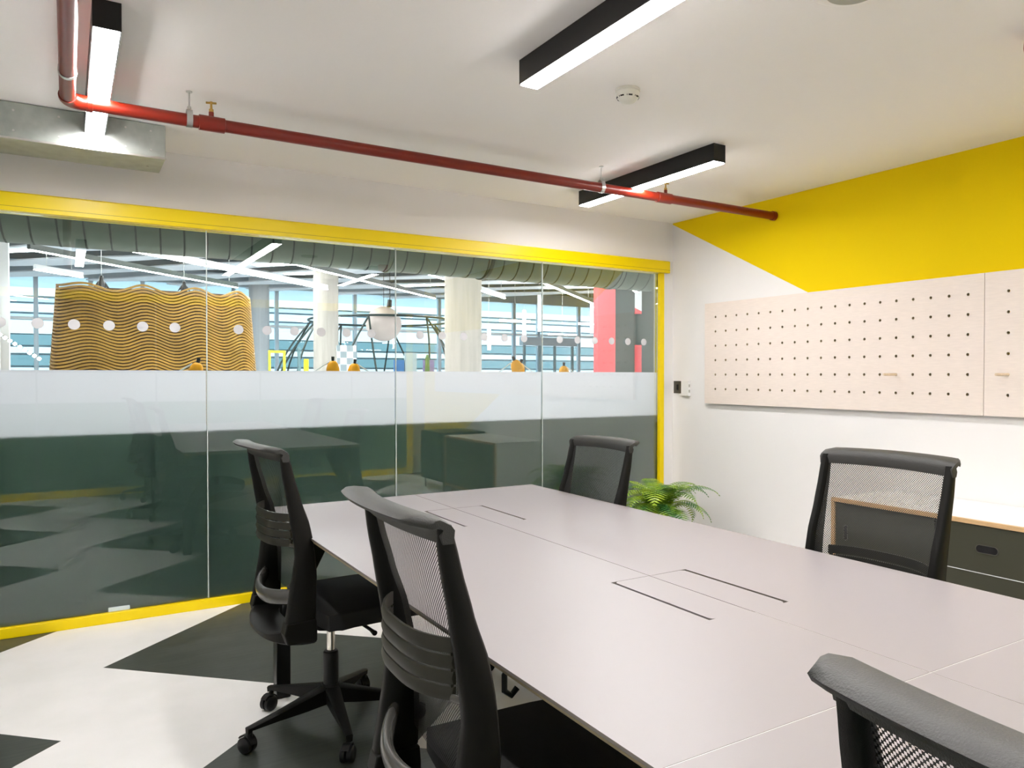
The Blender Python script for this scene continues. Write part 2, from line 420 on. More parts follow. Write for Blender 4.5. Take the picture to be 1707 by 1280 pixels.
def hanger(x, y, along, label):
    h = thing('pipe_hanger', label, 'pipe hanger', (x, y, pz), 0, 'zinc pipe hangers on the red pipe')
    bm = bmesh.new(); n = 20; wd = .011; R1, R2 = .0262, .0285
    rings = []
    for k in range(n+1):
        a = PI*1.5 + 2*PI*k/n
        c, s = math.cos(a), math.sin(a)
        zz = (lambda r: r*s if s < 0 else r*s*1.55)
        pp = [(R1*c, zz(R1)), (R2*c, zz(R2))]
        ring = []
        for (u, z), sgn in ((pp[0], -1), (pp[1], -1), (pp[1], 1), (pp[0], 1)):
            ring.append((sgn*wd, u, z) if along == 'x' else (u, sgn*wd, z))
        rings.append(ring)
    loft(bm, rings, True, False); link('clip_band', bm, STEEL, h, smooth=40)
    link('rod', T([(0, 0, .042), (0, 0, ZC-pz-.001)], .0035, 10), STEEL, h)
    bm = bmesh.new(); tube(bm, [(0, 0, .046), (0, 0, .056)], .0075, 6); link('nut', bm, STEEL, h)
    bm = bmesh.new(); tube(bm, [(0, 0, ZC-pz-.004), (0, 0, ZC-pz-.0005)], .012, 16); link('ceiling_washer', bm, STEEL, h)
hanger(.425, py, 'x', 'zinc pipe hanger on the red pipe beside the left brass valve')
hanger(2.475, py, 'x', 'zinc pipe hanger where the red pipe meets the right ceiling light')
hanger(px, 3.16, 'y', 'thin zinc clip around the red pipe just before its left corner')
hanger(px, 1.2, 'y', 'zinc clip on the near run of the red pipe')

# ------------------------------------------------------------------ galvanised duct box
t = thing('duct_box', 'galvanised steel duct box under the ceiling at the upper left', 'duct', (-.80, 4.18, 2.24))
bm = bmesh.new(); box(bm, -.9, 1.19, -.147, .147, 0, .155); link('casing', bm, GALV, t, bevel=.003)
link('seam_flange', B(-.9, 1.193, -.1515, -.147, -.002, .006), STEEL, t)
for x in (.62, .78, .92, 1.03, 1.13):
    for z in (.035, .12):
        bm = bmesh.new(); tube(bm, [(x, -.147, z), (x, -.1505, z)], .0045, 8); link('rivet', bm, STEEL, t)
bm = bmesh.new(); tube(bm, [(1.13, 0.03, 0), (1.13, .03, -.003)], .005, 8); link('rivet', bm, STEEL, t)

# ------------------------------------------------------------------ smoke detector, ceiling disc, red sounder
t = thing('smoke_detector', 'round cream smoke detector on the ceiling beside the middle light', 'smoke detector', (1.898, 2.50, ZC))
link('base', LA([(0, 0), (.048, 0), (.050, -.004), (.050, -.010), (.044, -.014), (0, -.014)], 36), CREAM, t, smooth=40)
link('head', LA([(0, -.014), (.047, -.014), (.046, -.032), (.036, -.044), (.028, -.052), (.012, -.056), (0, -.056)], 36), CREAM, t, smooth=40)
bm = bmesh.new()
for k in range(8):
    for q in range(4):
        a0 = 2*PI*k/8 + .05 + q*.155; a1 = a0+.14 if q in (1, 2) else a0+.05
        if q == 2: continue
        if q == 1: a1 = a0+.30
        P = [(.0462*math.cos(a0), .0462*math.sin(a0)), (.0462*math.cos(a1), .0462*math.sin(a1))]
        vs = [bm.verts.new((p[0]*s, p[1]*s, z)) for p, s, z in ((P[0], 1, -.034), (P[1], 1, -.034), (P[1], .94, -.039), (P[0], .94, -.039))]
        bm.faces.new(vs)
bmesh.ops.recalc_face_normals(bm, faces=bm.faces)
link('vent_slots', bm, BLACKM, t, solid=.001)
t = thing('ceiling_speaker', 'round grey disc with a pale rim, cut by the top edge of the picture', 'ceiling speaker', (1.950, 1.475, ZC))
link('rim', LA([(0, 0), (.118, 0), (.120, -.006), (.100, -.012), (0, -.012)], 48), CEIL, t, smooth=40)
link('grille', LA([(0, -.0125), (.078, -.0125), (.074, -.022), (0, -.024)], 48), GREYD, t, smooth=40)
t = thing('fire_sounder', 'red fire sounder on the ceiling at the right edge of the picture', 'alarm', (2.73, 1.32, ZC))
link('base', LA([(0, 0), (.045, 0), (.045, -.02), (0, -.02)], 28), WPLAST, t, smooth=40)
link('horn', LA([(0, -.021), (.05, -.021), (.052, -.05), (.046, -.085), (.02, -.092), (0, -.092)], 28), mat('red_plastic', (.45, .03, .02), .35), t, smooth=40)

# ------------------------------------------------------------------ wall switch and thermostat
t = thing('wall_switch', 'small dark bronze switch plate on the white wall beside the yellow frame', 'switch', (W, 4.442, 1.158))
link('plate', B(-.008, 0, -.045, .045, -.046, .046), DSWITCH, t, bevel=.002)
link('rocker', B(-.013, -.0085, -.008, .008, -.020, .020), BLACKM, t, bevel=.001)
t = thing('thermostat', 'small white thermostat box on the wall beside the dark switch', 'thermostat', (W, 4.343, 1.150))
link('cover', B(-.026, 0, -.040, .040, -.056, .056), WPLAST, t, bevel=.003)
link('side_button', B(-.022, -.010, -.0425, -.0405, .010, .030), GREYD, t)
link('side_button', B(-.022, -.010, -.0425, -.0405, -.030, -.010), GREYD, t)

# ------------------------------------------------------------------ pegboards
def pegboard(y1, y0, cy0, ncol, label):
    z0, z1, hs = 1.047, 1.757, .1012
    t = thing('pegboard', label, 'pegboard', (W-.024, (y0+y1)/2, z0), 0, 'birch pegboards on the right wall')
    bm = bmesh.new(); yc = (y0+y1)/2; xf, xb = -.011, .011; r = .0078; n = 16
    cols = [cy0-i*hs for i in range(ncol)]; rows = [1.657-j*hs for j in range(6)]
    yb = [y1]+[(a+b)/2 for a, b in zip(cols, cols[1:])]+[y0]; zb = [z1]+[(a+b)/2 for a, b in zip(rows, rows[1:])]+[z0]
    cache = {}
    def V(x, y, z):
        k = (round(x, 5), round(y, 5), round(z, 5))
        if k not in cache: cache[k] = bm.verts.new((x, y-yc, z-z0))
        return cache[k]
    for i, cy in enumerate(cols):
        for j, cz in enumerate(rows):
            ya, yb_, za, zb_ = yb[i], yb[i+1], zb[j], zb[j+1]
            per = []
            for k in range(n):
                a = 2*PI*k/n+PI/4; 
                # perimeter point of the cell, k=0 at a corner
                side = k//4; tt = (k % 4)/4
                C4 = [(ya, za), (yb_, za), (yb_, zb_), (ya, zb_)]
                p, q = C4[side], C4[(side+1) % 4]
                per.append((p[0]+(q[0]-p[0])*tt, p[1]+(q[1]-p[1])*tt))
            cir = []
            for k in range(n):
                a = PI/4 - 2*PI*k/n
                cir.append((cy+r*math.cos(a), cz+r*math.sin(a)))
            # corner 0 is (high y, high z): angle PI/4 ; next corner (low y, high z): 3PI/4 -> go the other way
            cir = [(cy+r*math.cos(PI/4+2*PI*k/n), cz+r*math.sin(PI/4+2*PI*k/n)) for k in range(n)]
            for k in range(n):
                k2 = (k+1) % n
                for x, rev in ((xf, False), (xb, True)):
                    f = [V(x, *per[k]), V(x, *per[k2]), V(x, *cir[k2]), V(x, *cir[k])]
                    try: bm.faces.new(f)
                    except ValueError: pass
                ff = bm.faces.new([V(xf, *cir[k]), V(xf, *cir[k2]), V(xb, *cir[k2]), V(xb, *cir[k])]); ff.material_index = 1
    # rim
    def rim(a, b):
        bm.faces.new([bm.verts.new((xf, a[0]-yc, a[1]-z0)), bm.verts.new((xf, b[0]-yc, b[1]-z0)), bm.verts.new((xb, b[0]-yc, b[1]-z0)), bm.verts.new((xb, a[0]-yc, a[1]-z0))])
    rim((y1, z1), (y0, z1)); rim((y0, z1), (y0, z0)); rim((y0, z0), (y1, z0)); rim((y1, z0), (y1, z1))
    bmesh.ops.recalc_face_normals(bm, faces=bm.faces)
    link('board', bm, [BIRCH, PLY], t)
    for yy in (y0-yc+.03, y1-yc-.05): link('wall_batten', B(.0115, .0235, yy, yy+.02, .02, z1-z0-.02), PLY, t)
    return t
pegboard(4.118, 2.105, 4.009, 19, 'pale birch pegboard of twenty hole columns, the left and larger seen board')
pegboard(2.102, .092, 1.986, 19, 'pale birch pegboard cut off by the right edge of the picture')
def peg(y, z, label):
    o = link('wooden_peg', T([(.030, 0, 0), (-.098, 0, 0), (-.10, 0, 0)], [.0072, .0072, .006], 14), DOWEL, None, smooth=40)
    o.location = (W-.045, y, z); tag(o, label, 'peg', 'round wooden pegs in the pegboards')
peg(4.009-14*.1012, 1.657-4*.1012, 'short wooden peg sticking out of the left pegboard')
peg(1.986, 1.657-4*.1012, 'wooden peg in the right pegboard at the edge of the picture')

# ------------------------------------------------------------------ sideboards
X0 = 3.335
t = thing('sideboard', 'low sideboard with a light wood edge, dark olive door and drawers by the right wall', 'sideboard', (X0, 2.06, 0))
def s(name, x0, x1, y0, y1, z0, z1, m, bevel=.001, par=None): return link(name, B(x0, x1, y0, y1, z0, z1), m, par or t, bevel=bevel)
s('top_edge', 0, .02, -.575, .575, .592, .612, PLYL); s('side_edge', 0, .02, .555, .575, .09, .5915, PLYL); s('side_edge', 0, .02, -.575, -.555, .09, .5915, PLYL)
s('bottom_edge', 0, .02, -.5545, .5545, .09, .11, PLYL)
s('top_panel', .0205, .515, -.575, .575, .592, .612, WLAM); s('side_panel', .0205, .515, .555, .575, .09, .5915, WLAM); s('side_panel', .0205, .515, -.575, -.555, .09, .5915, WLAM)
s('carcass', .03, .51, -.553, .553, .092, .59, OLIVEG)
def slot_panel(name, y0, y1, z0, z1, hy0, hy1, hz0, hz1, par):
    """front panel with a rounded slot and a pale rim"""
    o = link(name, B(.008, .029, y0, y1, z0, z1), OLIVEG, par, bevel=.0015)
    cy, cz = (hy0+hy1)/2, (hz0+hz1)/2; ly, lz = (hy1-hy0)/2, (hz1-hz0)/2; r = min(ly, lz); n = 28
    def pill(rr, k):
        a = 2*PI*k/n
        ax = (ly-r if math.cos(a) > 0 else -(ly-r)); az = (lz-r if math.sin(a) > 0 else -(lz-r))
        return cy+ax+rr*math.cos(a), cz+az+rr*math.sin(a)
    bm = bmesh.new(); rings = []
    for k in range(n+1):
        oy, oz = pill(r, k+.5); iy, iz = pill(r-.003, k+.5)
        rings.append([(.0078, oy, oz), (.004, oy, oz), (.004, iy, iz), (.0078, iy, iz)])
    loft(bm, rings, True, False); h = link('slot_rim', bm, STEELD, o)
    bm = bmesh.new(); prism(bm, [pill(r-.0032, k+.5) for k in range(n)], 0, .0055, .0077); link('slot_opening', bm, VOID, o)
    return o
STEELD = mat('pewter_metal', (.22, .21, .18), .35, .8); VOID = mat('slot_void', (.004, .003, .003), .9)
slot_panel('door', .005, .552, .113, .589, .475, .500, .40, .48, t)
slot_panel('drawer', -.552, -.002, .384, .589, -.290, -.190, .470, .508, t)
s('drawer_reveal', .006, .0075, -.552, -.002, .3805, .3835, WLAM, 0)
slot_panel('drawer', -.552, -.002, .113, .380, -.290, -.190, .26, .30, t)
for y in (-.5, .5):
    for x in (.06, .45): link('leg', T([(x, y, 0), (x, y, .0895)], [.014, .018], 12), PLYL, t)
t = thing('side_cabinet', 'dark grey side cabinet on thin legs beyond the sideboard', 'cabinet', (X0-.01, 1.17, 0))
s('body', 0, .50, -.285, .285, .11, .635, BLACKM, .002)
s('door', -.012, -.001, -.283, .283, .113, .632, mat('slate_green_front', (.035, .055, .045), .4), .002)
for y in (-.25, .25):
    for x in (.03, .46): link('leg', T([(x, y, 0), (x, y, .1095)], .009, 10), BLACKM, t)

# ------------------------------------------------------------------ meeting table
TX0, TXM, TX1, TY1 = .657, 1.2805, 1.879, 3.235
YE = -.22
tb = thing('meeting_table', 'long grey meeting table of joined desks with ply edges and black legs', 'table', (TXM, 1.5, 0))
def plate(xs, ys, skip, z0, z1, mats, chamf):
    """plate made of grid cells with holes; chamf = sides ('x0','x1','y0','y1') that show a chamfered ply edge"""
    bm = bmesh.new(); cache = {}
    def V(x, y, z):
        k = (round(x, 5), round(y, 5), round(z, 5))
        if k not in cache: cache[k] = bm.verts.new((x-TXM, y-1.5, z))
        return cache[k]
    zi = z1-.006; c = .016
    for i in range(len(xs)-1):
        for j in range(len(ys)-1):
            if (i, j) in skip: continue
            a, b_, c_, d_ = (xs[i], ys[j]), (xs[i+1], ys[j]), (xs[i+1], ys[j+1]), (xs[i], ys[j+1])
            bm.faces.new([V(*p, z1) for p in (a, b_, c_, d_)]).material_index = 0
            def lo(p):
                x, y = p
                if x == xs[0] and 'x0' in chamf: x += c
                if x == xs[-1] and 'x1' in chamf: x -= c
                if y == ys[0] and 'y0' in chamf: y += c
                if y == ys[-1] and 'y1' in chamf: y -= c
                return x, y
            bm.faces.new([V(*lo(p), z0) for p in (d_, c_, b_, a)]).material_index = 1
            for (p, q, ni, nj) in ((a, b_, i, j-1), (b_, c_, i+1, j), (c_, d_, i, j+1), (d_, a, i-1, j)):
                if 0 <= ni < len(xs)-1 and 0 <= nj < len(ys)-1 and (ni, nj) not in skip: continue
                bm.faces.new((V(*p, z1), V(*q, z1), V(*q, zi), V(*p, zi))).material_index = 2
                bm.faces.new((V(*p, zi), V(*q, zi), V(*lo(q), z0), V(*lo(p), z0))).material_index = 2 if (ni, nj) in skip else 1
    bmesh.ops.recalc_face_normals(bm, faces=bm.faces)
    return bm
EDGED = mat('dark_laminate_edge', (.16, .14, .12), .5)
HC = (2.637, 1.408)
segs = [(.797, TY1), (YE, .795)]
for side in (0, 1):
    for si, (ya, yb) in enumerate(segs):
        if side == 0: xs = [TX0, 1.155, TXM-.001]
        else: xs = [TXM+.001, 1.405, TX1]
        ysl = [ya]; skip = []
        if si == 0:
            for hc in sorted(HC): ysl += [hc-.180, hc+.180]
            col = 1 if side == 0 else 0
            skip = [(col, 1), (col, 3)]
        ysl.append(yb)
        ch = ('x0', ) if side == 0 else ('x1', )
        if si == 0: ch = ch+('y1', )
        else: ch = ch+('y0', )
        link('table_top', plate(xs, ysl, skip, TZ-.024, TZ, [LAMIN, PLY, EDGED], ch), tb and [LAMIN, PLY, EDGED], tb)
for hc in HC:
    for sgn in (-1, 1):
        # cable flap: rounded outer corners; leaves a slot of 1 cm on its outer side
        n = 6; r = .014; xo = .1155; yy = .1797
        poly = [(0, -yy)]
        for k in range(n+1):
            a = -PI/2 + PI/2*k/n; poly.append((xo-r+r*math.cos(a), -yy+r+r*math.sin(a)))
        for k in range(n+1):
            a = PI/2*k/n; poly.append((xo-r+r*math.cos(a), yy-r+r*math.sin(a)))
        poly.append((0, yy))
        off = .0012
        poly = [((u+off)*sgn if u == 0 else u*sgn, v) for u, v in poly]
        bm = bmesh.new(); prism(bm, [(u, v+hc-1.5) for u, v in poly], 2, TZ-.018, TZ-.0004)
        link('cable_flap', bm, LAMIN, tb)
    if hc < 2: pass
    link('cable_tray', B(-.12, .12, hc-1.5-.25, hc-1.5+.25, TZ-.12, TZ-.05), BLACKM, tb)
link('seam_highlight', B(-.0009, .0009, YE-1.5, 1.215-1.5, TZ-.02, TZ-.0006), WLAM, tb)  # pale fill paints the light caught by the board edges along the seams
for a_, b_ in ((TX0+.001, TXM-.0015), (TXM+.0015, TX1-.001)): link('seam_highlight', B(a_-TXM, b_-TXM, .7953-1.5, .7967-1.5, TZ-.02, TZ-.0006), WLAM, tb)
link('under_beam', B(-.42, -.37, YE+.1-1.5, TY1-.1-1.5, TZ-.075, TZ-.026), BLACKM, tb)
link('under_beam', B(.37, .42, YE+.1-1.5, TY1-.1-1.5, TZ-.075, TZ-.026), BLACKM, tb)
for ly in (3.118, .78, -.06):
    link('cross_beam', B(-.45, .45, ly-1.5-.02, ly-1.5+.02, TZ-.076, TZ-.026), BLACKM, tb)
    for sgn in (-1, 1):
        # leg: upright foot that leans inwards to the frame
        prof = [(-.615, 0), (-.615, .30), (-.42, TZ-.027), (-.355, TZ-.027), (-.562, .285), (-.562, 0)]
        if sgn > 0: prof = [(-u*.955, v) for u, v in prof]
        bm = bmesh.new(); prism(bm, prof, 1, ly-1.5-.027, ly-1.5+.027); link('leg', bm, BLACKM, tb, bevel=.004)
bm = bmesh.new()
tube(bm, [(0, 0, 0), (-.03, 0, -.005), (-.04, 0, -.02), (-.04, 0, -.05), (-.025, 0, -.062), (-.012, 0, -.05)], .006, 8)
link('bag_hook', bm, BLACKM, tb, smooth=40, loc=(.735-TXM, 1.30-1.5, TZ-.025))

# ------------------------------------------------------------------ office chairs
def interp(tab, z):
    if z >= tab[0][0]: return tab[0][1:]
    for a, b in zip(tab, tab[1:]):
        if a[0] >= z >= b[0]:
            t = (a[0]-z)/(a[0]-b[0]); t = t*t*(3-2*t)*.25+t*.75
            return tuple(a[i]+(b[i]-a[i])*t for i in range(1, len(a)))
    return tab[-1][1:]
# z, front x, back x
PROF = [(1.000, -.207, -.232), (.93, -.190, -.224), (.85, -.168, -.210), (.76, -.138, -.196), (.70, -.127, -.187), (.66, -.122, -.183), (.60, -.117, -.190), (.52, -.119, -.203), (.455, -.121, -.214)]
HWB = .218
def bow(y, z):
    k = max(0, min(1, (z-.42)/.2))
    return -.030*(1-(y/HWB)**2)*k
def make_chair(label):
    t = thing('office_chair', label, 'chair', (0, 0, 0), 0, 'black mesh office chairs')
    # uprights
    for sg in (-1, 1):
        bm = bmesh.new(); rings = []
        for i in range(25):
            z = 1.0-(1.0-.455)*i/24
            f, b = interp(PROF, z); yo = sg*HWB; wi = .026+.010*max(0, min(1, (.75-z)/.2)); yi = sg*(HWB-wi)
            e = .006
            rings.append([(f, yo-sg*e, z), (f-e, yo, z), (b+e, yo, z), (b, yo-sg*e, z), (b, yi+sg*e, z), (b+e, yi, z), (f-e*1.5, yi, z), (f, yi+sg*e, z)])
        loft(bm, rings); link('back_upright', bm, CHARC, t, smooth=50)
    # head rail
    sec = [(-.206, .970), (-.204, .992), (-.210, 1.006), (-.222, 1.013), (-.250, 1.017), (-.268, 1.016), (-.277, 1.010), (-.272, 1.003), (-.255, 1.000), (-.238, .994), (-.228, .984), (-.224, .970)]
    bm = bmesh.new(); rings = []
    for i in range(21):
        y = -.2195+.439*i/20; e = abs(y)/.2195
        tip = 1-.45*max(0, (e-.86)/.14)**2
        dz = .004*(1-e*e)
        rings.append([(-.206+(x+.206)*(tip if x < -.235 else 1)+bow(min(max(y, -HWB), HWB), z)*.9, y, z+dz-(.006*max(0, (e-.9)/.1) if z > 1.0 else 0)) for x, z in sec])
    loft(bm, rings); link('head_rail', bm, RAIL, t, smooth=50)
    # mesh panel
    bm = bmesh.new(); nx, nz = 20, 26; G = []
    for i in range(nz+1):
        z = .50+(.974-.50)*i/nz; f, b = interp(PROF, z); row = []
        for j in range(nx+1):
            y = -(HWB-.024)+2*(HWB-.024)*j/nx
            row.append(bm.verts.new((f-.008+bow(y, z)*1.0, y, z)))
        G.append(row)
    for i in range(nz):
        for j in range(nx): bm.faces.new((G[i][j], G[i][j+1], G[i+1][j+1], G[i+1][j]))
    link('back_mesh', bm, MESH, t, smooth='all')
    # lumbar pad with three slots
    bm = bmesh.new()
    def slat(z0, z1, ends=False):
        rings = []
        for i in range(17):
            y = -.168+.336*i/16; e = abs(y)/.168
            xb = -.236+.050*e**3+.0; tlt = .012
            rings.append([(xb, y, z0), (xb-.003+tlt*(z0-.74)*0, y, (z0+z1)/2), (xb, y, z1), (xb+.005, y, z1), (xb+.005, y, z0)])
        loft(bm, rings)
    for z0, z1 in ((.688, .712), (.716, .739), (.743, .766), (.770, .796)): slat(z0, z1)
    for sg in (-1, 1):
        for yy, xx in ((.163, -.190), (.060, -.2335)):
            for (za, zb) in ((.7115, .7165), (.7385, .7435), (.7655, .7705)):
                if yy > .1: box(bm, xx, xx+.005, sg*yy-.004, sg*yy+.004, za, zb)
    lb = link('lumbar_support', bm, OLIVE, t, smooth=40)
    for sg in (-1, 1):
        bm = bmesh.new(); tube(bm, [(-.188, sg*.166, .694), (-.17, sg*.192, .690)], .007, 10); link('pivot', bm, GREYBAR, lb, smooth=40)
    # cross bar
    bm = bmesh.new(); pts = []
    for i in range(17):
        y = -.190+.38*i/16; e = abs(y)/.19
        pts.append((-.172-.060*(1-e**2.2), y, .532-.022*(1-e*e)))
    tube(bm, pts, .026, 14, scale=(.5, 1)); link('cross_bar', bm, GREYBAR, t, smooth='all')
    # seat shell that wraps behind
    bm = bmesh.new(); n = 28; rings = []
    for i in range(n+1):
        a = -PI/2+PI*i/n
        sx, sy = math.cos(a), math.sin(a)
        def sup(rx, ry, p=2.6):
            c, s_ = abs(math.cos(a)), abs(math.sin(a)); k = (c**p+s_**p)**(-1/p)
            return -rx*c*k, ry*s_*k*(1 if sy > 0 else -1)
        xo, yo = sup(.135, .222); xi, yi = sup(.095, .185); xm, ym = sup(.128, .216); xl, yl = sup(.115, .20)
        base = -.122
        top = .400+.055*abs(sy)**3
        rings.append([(base+xl, yl, .372), (base+xo, yo, .384), (base+xo, yo, top-.004), (base+xm, ym, top), (base+xi, yi, .400+.03*abs(sy)**4), (base+xi*.3, yi*.9, .402), (base+xi*.3, yi*.9, .374)])
    loft(bm, rings); link('back_shell', bm, CHARC, t, smooth=40)
    for sg in (-1, 1):
        bm = bmesh.new(); rings = []
        for z, f, b in ((.4545, -.121, -.214), (.42, -.118, -.222), (.385, -.118, -.212)):
            yo, yi = sg*.221, sg*.174
            rings.append([(f, yo, z), (b, yo, z), (b, yi, z), (f, yi, z)])
        loft(bm, rings); link('shell_bracket', bm, CHARC, t, bevel=.004)
    # seat
    bm = bmesh.new(); box(bm, -.105, .345, -.235, .235, .408, .462)
    bmesh.ops.subdivide_edges(bm, edges=bm.edges, cuts=3, use_grid_fill=True)
    for v_ in bm.verts:
        u, q = (v_.co.x-.12)/.225, v_.co.y/.235
        k = max(abs(u), abs(q))
        if v_.co.z > .45: v_.co.z += .014*(1-k**2) - (.03*max(0, u-.5)**1.5)
        if u > .9: v_.co.z -= .006; v_.co.x -= .05*q*q
        if u < -.9: v_.co.x += .02*q*q
    link('seat', bm, FABRIC, t, bevel=.012, subsurf=1)
    # mechanism
    bm = bmesh.new(); rings = []
    for x, hw, z0, z1 in ((-.12, .05, .385, .404), (-.06, .085, .362, .406), (.02, .09, .348, .406), (.10, .08, .352, .406), (.17, .06, .375, .406)):
        rings.append([(x, -hw, z1), (x, hw, z1), (x, hw*.75, z0), (x, -hw*.75, z0)])
    loft(bm, rings); mc = link('tilt_mechanism', bm, BLACKM, t, bevel=.004)
    bm = bmesh.new(); tube(bm, [(.06, -.08, .385), (.07, -.20, .378), (.07, -.235, .376)], [.006, .006, .009], 10); link('lever', bm, BLACKM, mc, smooth=40)
    link('gas_cylinder', T([(0, 0, .255), (0, 0, .35)], .0140, 20), CHROME, t, smooth=40)
    link('cylinder_sleeve', T([(0, 0, .135), (0, 0, .262), (0, 0, .266)], [.0265, .0265, .023], 24), BLACKM, t, smooth=40)
    # five star base
    bm = bmesh.new()
    tube(bm, [(0, 0, .095), (0, 0, .125), (0, 0, .150)], [.036, .040, .030], 24)
    casters = []
    for k in range(5):
        a = math.radians(190+72*k); c, s_ = math.cos(a), math.sin(a); rings = []
        for d, hw, z0, z1 in ((.02, .026, .085, .146), (.10, .0215, .080, .128), (.20, .0165, .078, .106), (.285, .0125, .074, .089), (.302, .0115, .064, .086)):
            P = []
            for sgn, z, kk in ((-1, z0, .8), (1, z0, .8), (1, z1-.004, 1), (.6, z1, 1), (-.6, z1, 1), (-1, z1-.004, 1)):
                P.append((d*c - sgn*hw*kk*s_, d*s_ + sgn*hw*kk*c, z))
            rings.append(P)
        loft(bm, rings); casters.append((a, .292*c, .292*s_))
    link('star_base', bm, CHARC, t, smooth=40)
    for idx, (a, x, y) in enumerate(casters):
        bm = bmesh.new(); tube(bm, [(x, y, .045), (x, y, .073)], .009, 12)
        ta = a+1.9+idx*.7; c, s_ = math.cos(ta), math.sin(ta)
        # hood over the wheels
        ox, oy = x-.012*c, y-.012*s_
        rings = []
        for i in range(9):
            b_ = PI*.02+PI*.80*i/8
            P = []
            for hw in (-.013, .013):
                for rr in (.0315, .0275):
                    P.append((ox+rr*math.cos(b_)*c-hw*s_, oy+rr*math.cos(b_)*s_+hw*c, .030+rr*math.sin(b_)))
            rings.append([P[0], P[1], P[3], P[2]])
        loft(bm, rings)
        cs = link('caster', bm, BLACKM, t, smooth=40)
        for sg in (-1, 1):
            bm = bmesh.new(); w0, w1 = sg*.004, sg*.021
            p0 = (ox-w0*s_, oy+w0*c, .0265); p1 = (ox-w1*s_, oy+w1*c, .0265)
            tube(bm, [p0, (p0[0]+(p1[0]-p0[0])*.8, p0[1]+(p1[1]-p0[1])*.8, .0265), p1], [.0262, .0262, .022], 24)
            link('wheel', bm, BLACKM, cs, smooth=40)
    return t
CH = 'black mesh office chairs'
ch = make_chair('black mesh office chair whose five-star base is fully seen, nearest the glass on the left')
ch.location = (.782, 2.77, 0); ch.rotation_euler = (0, 0, math.radians(3))
dup(ch, (.742, 1.375, 0), math.radians(-2), 'black mesh office chair on the left, nearer than the one whose base shows', CH)
dup(ch, (.757, .196, 0), math.radians(-3), 'black mesh office chair cut off at the lower right corner of the picture', CH)
low = dup(ch, (1.757, 2.79, 0), math.radians(182), 'black mesh office chair across the table, beside the fern', CH)
for c in low.children:
    if c.name.startswith('lumbar_support'): c.location.z = -.07
for c in low.children:
    if c.name.split('.')[0] not in ('star_base', 'caster', 'cylinder_sleeve'): c.location.z += -.05
far = dup(ch, (1.797, 1.405, 0), math.radians(180), 'black mesh office chair across the table, in front of the sideboard', CH)
for c in far.children:
    if c.name.startswith('lumbar_support'): c.location.z = -.075

# ------------------------------------------------------------------ fern
fn = thing('potted_fern', 'green fern in a pot in the corner beside the yellow frame', 'plant', (3.29, 3.99, 0)); fn.scale = (1.10, 1.10, 1.13)
link('pot', LA([(0, 0), (.10, 0), (.115, .02), (.15, .29), (.153, .30), (.141, .30), (.138, .27), (0, .27)], 36), POTM, fn, smooth=40)
link('soil', LA([(0, .272), (.136, .272), (0, .285)], 24), SOIL, fn)
rnd = random.Random(11)
def frond(az, L, el, droop):
    bm = bmesh.new(); c, s_ = math.cos(az), math.sin(az); n = 25; P = []
    r = 0; z = .28; a = el
    for i in range(n+1):
        P.append(Vector((r*c, r*s_, z))); r += L/n*math.cos(a); z += L/n*math.sin(a); a -= droop/n*(0.4+1.2*i/n)
    tube(bm, P, [.0028*(1-.8*i/n) for i in range(n+1)], 5)
    side = Vector((-s_, c, 0))
    for i in range(4, n+1):
        tt = i/n; ln = L*.23*math.sin(PI*min(1, (tt*.93+.10)))**.6*(1 if tt < .8 else (1-tt)/.2*.8+.2)
        d = (P[min(i+1, n)]-P[max(i-1, 0)]).normalized(); up = side.cross(d) * -1
        if up.z < 0: up = -up
        for sg in (-1, 1):
            dirv = (side*sg+d*.35+up*-.15).normalized(); b0 = P[i]; wv = d*(L/n*.46)
            mid = b0+dirv*ln*.5+up*.004
            tip = b0+dirv*ln
            v = [bm.verts.new(q) for q in (b0-wv*.60, b0+wv*.60, mid+wv*.85, mid-wv*.50, tip)]
            f1 = bm.faces.new((v[0], v[1], v[2], v[3])); f2 = bm.faces.new((v[3], v[2], v[4]))
    link('frond', bm, LEAF, fn)
az0 = 0
for i in range(34):
    az = i*2.399+.3; ring = i/34
    L = .34+.12*rnd.random(); el = 1.42-.85*ring+.1*rnd.random(); dr = 1.7+1.1*rnd.random()+.4*ring
    c, s_ = math.cos(az), math.sin(az)
    if s_ > .25: L *= .82
    frond(az, L, el, dr)

#HALL
# ------------------------------------------------------------------ the hall beyond the glass
HY = 28.9; HZ = 4.75
struct('floor', B(-9, 24, D+.03, HY+.2, -.08, 0), HFLOOR)
struct('ceiling', B(-9, 24, D+.1, HY+.2, HZ, HZ+.1), DARKC)
struct('wall_hall_left', B(-9.1, -9, D+.1, HY+.2, 0, HZ), HALLW)
struct('wall_hall_right', B(24, 24.1, D+.1, HY+.2, 0, HZ), HALLW)
struct('wall_hall_back', B(W+.12, 24, D, D+.1, 0, HZ), HALLW)
struct('wall_hall_back_left', B(-9, XL-.1, D, D+.1, 0, HZ), HALLW)
struct('wall_over_glazing', B(XL-.1, W+.12, D+.101, D+.2, ZC-.2, HZ), HALLW)
struct('ground', B(-40, 60, HY+.3, 60, -.3, -.1), mat('paving', (.45, .46, .46), .8, noise=.1, nscale=2))
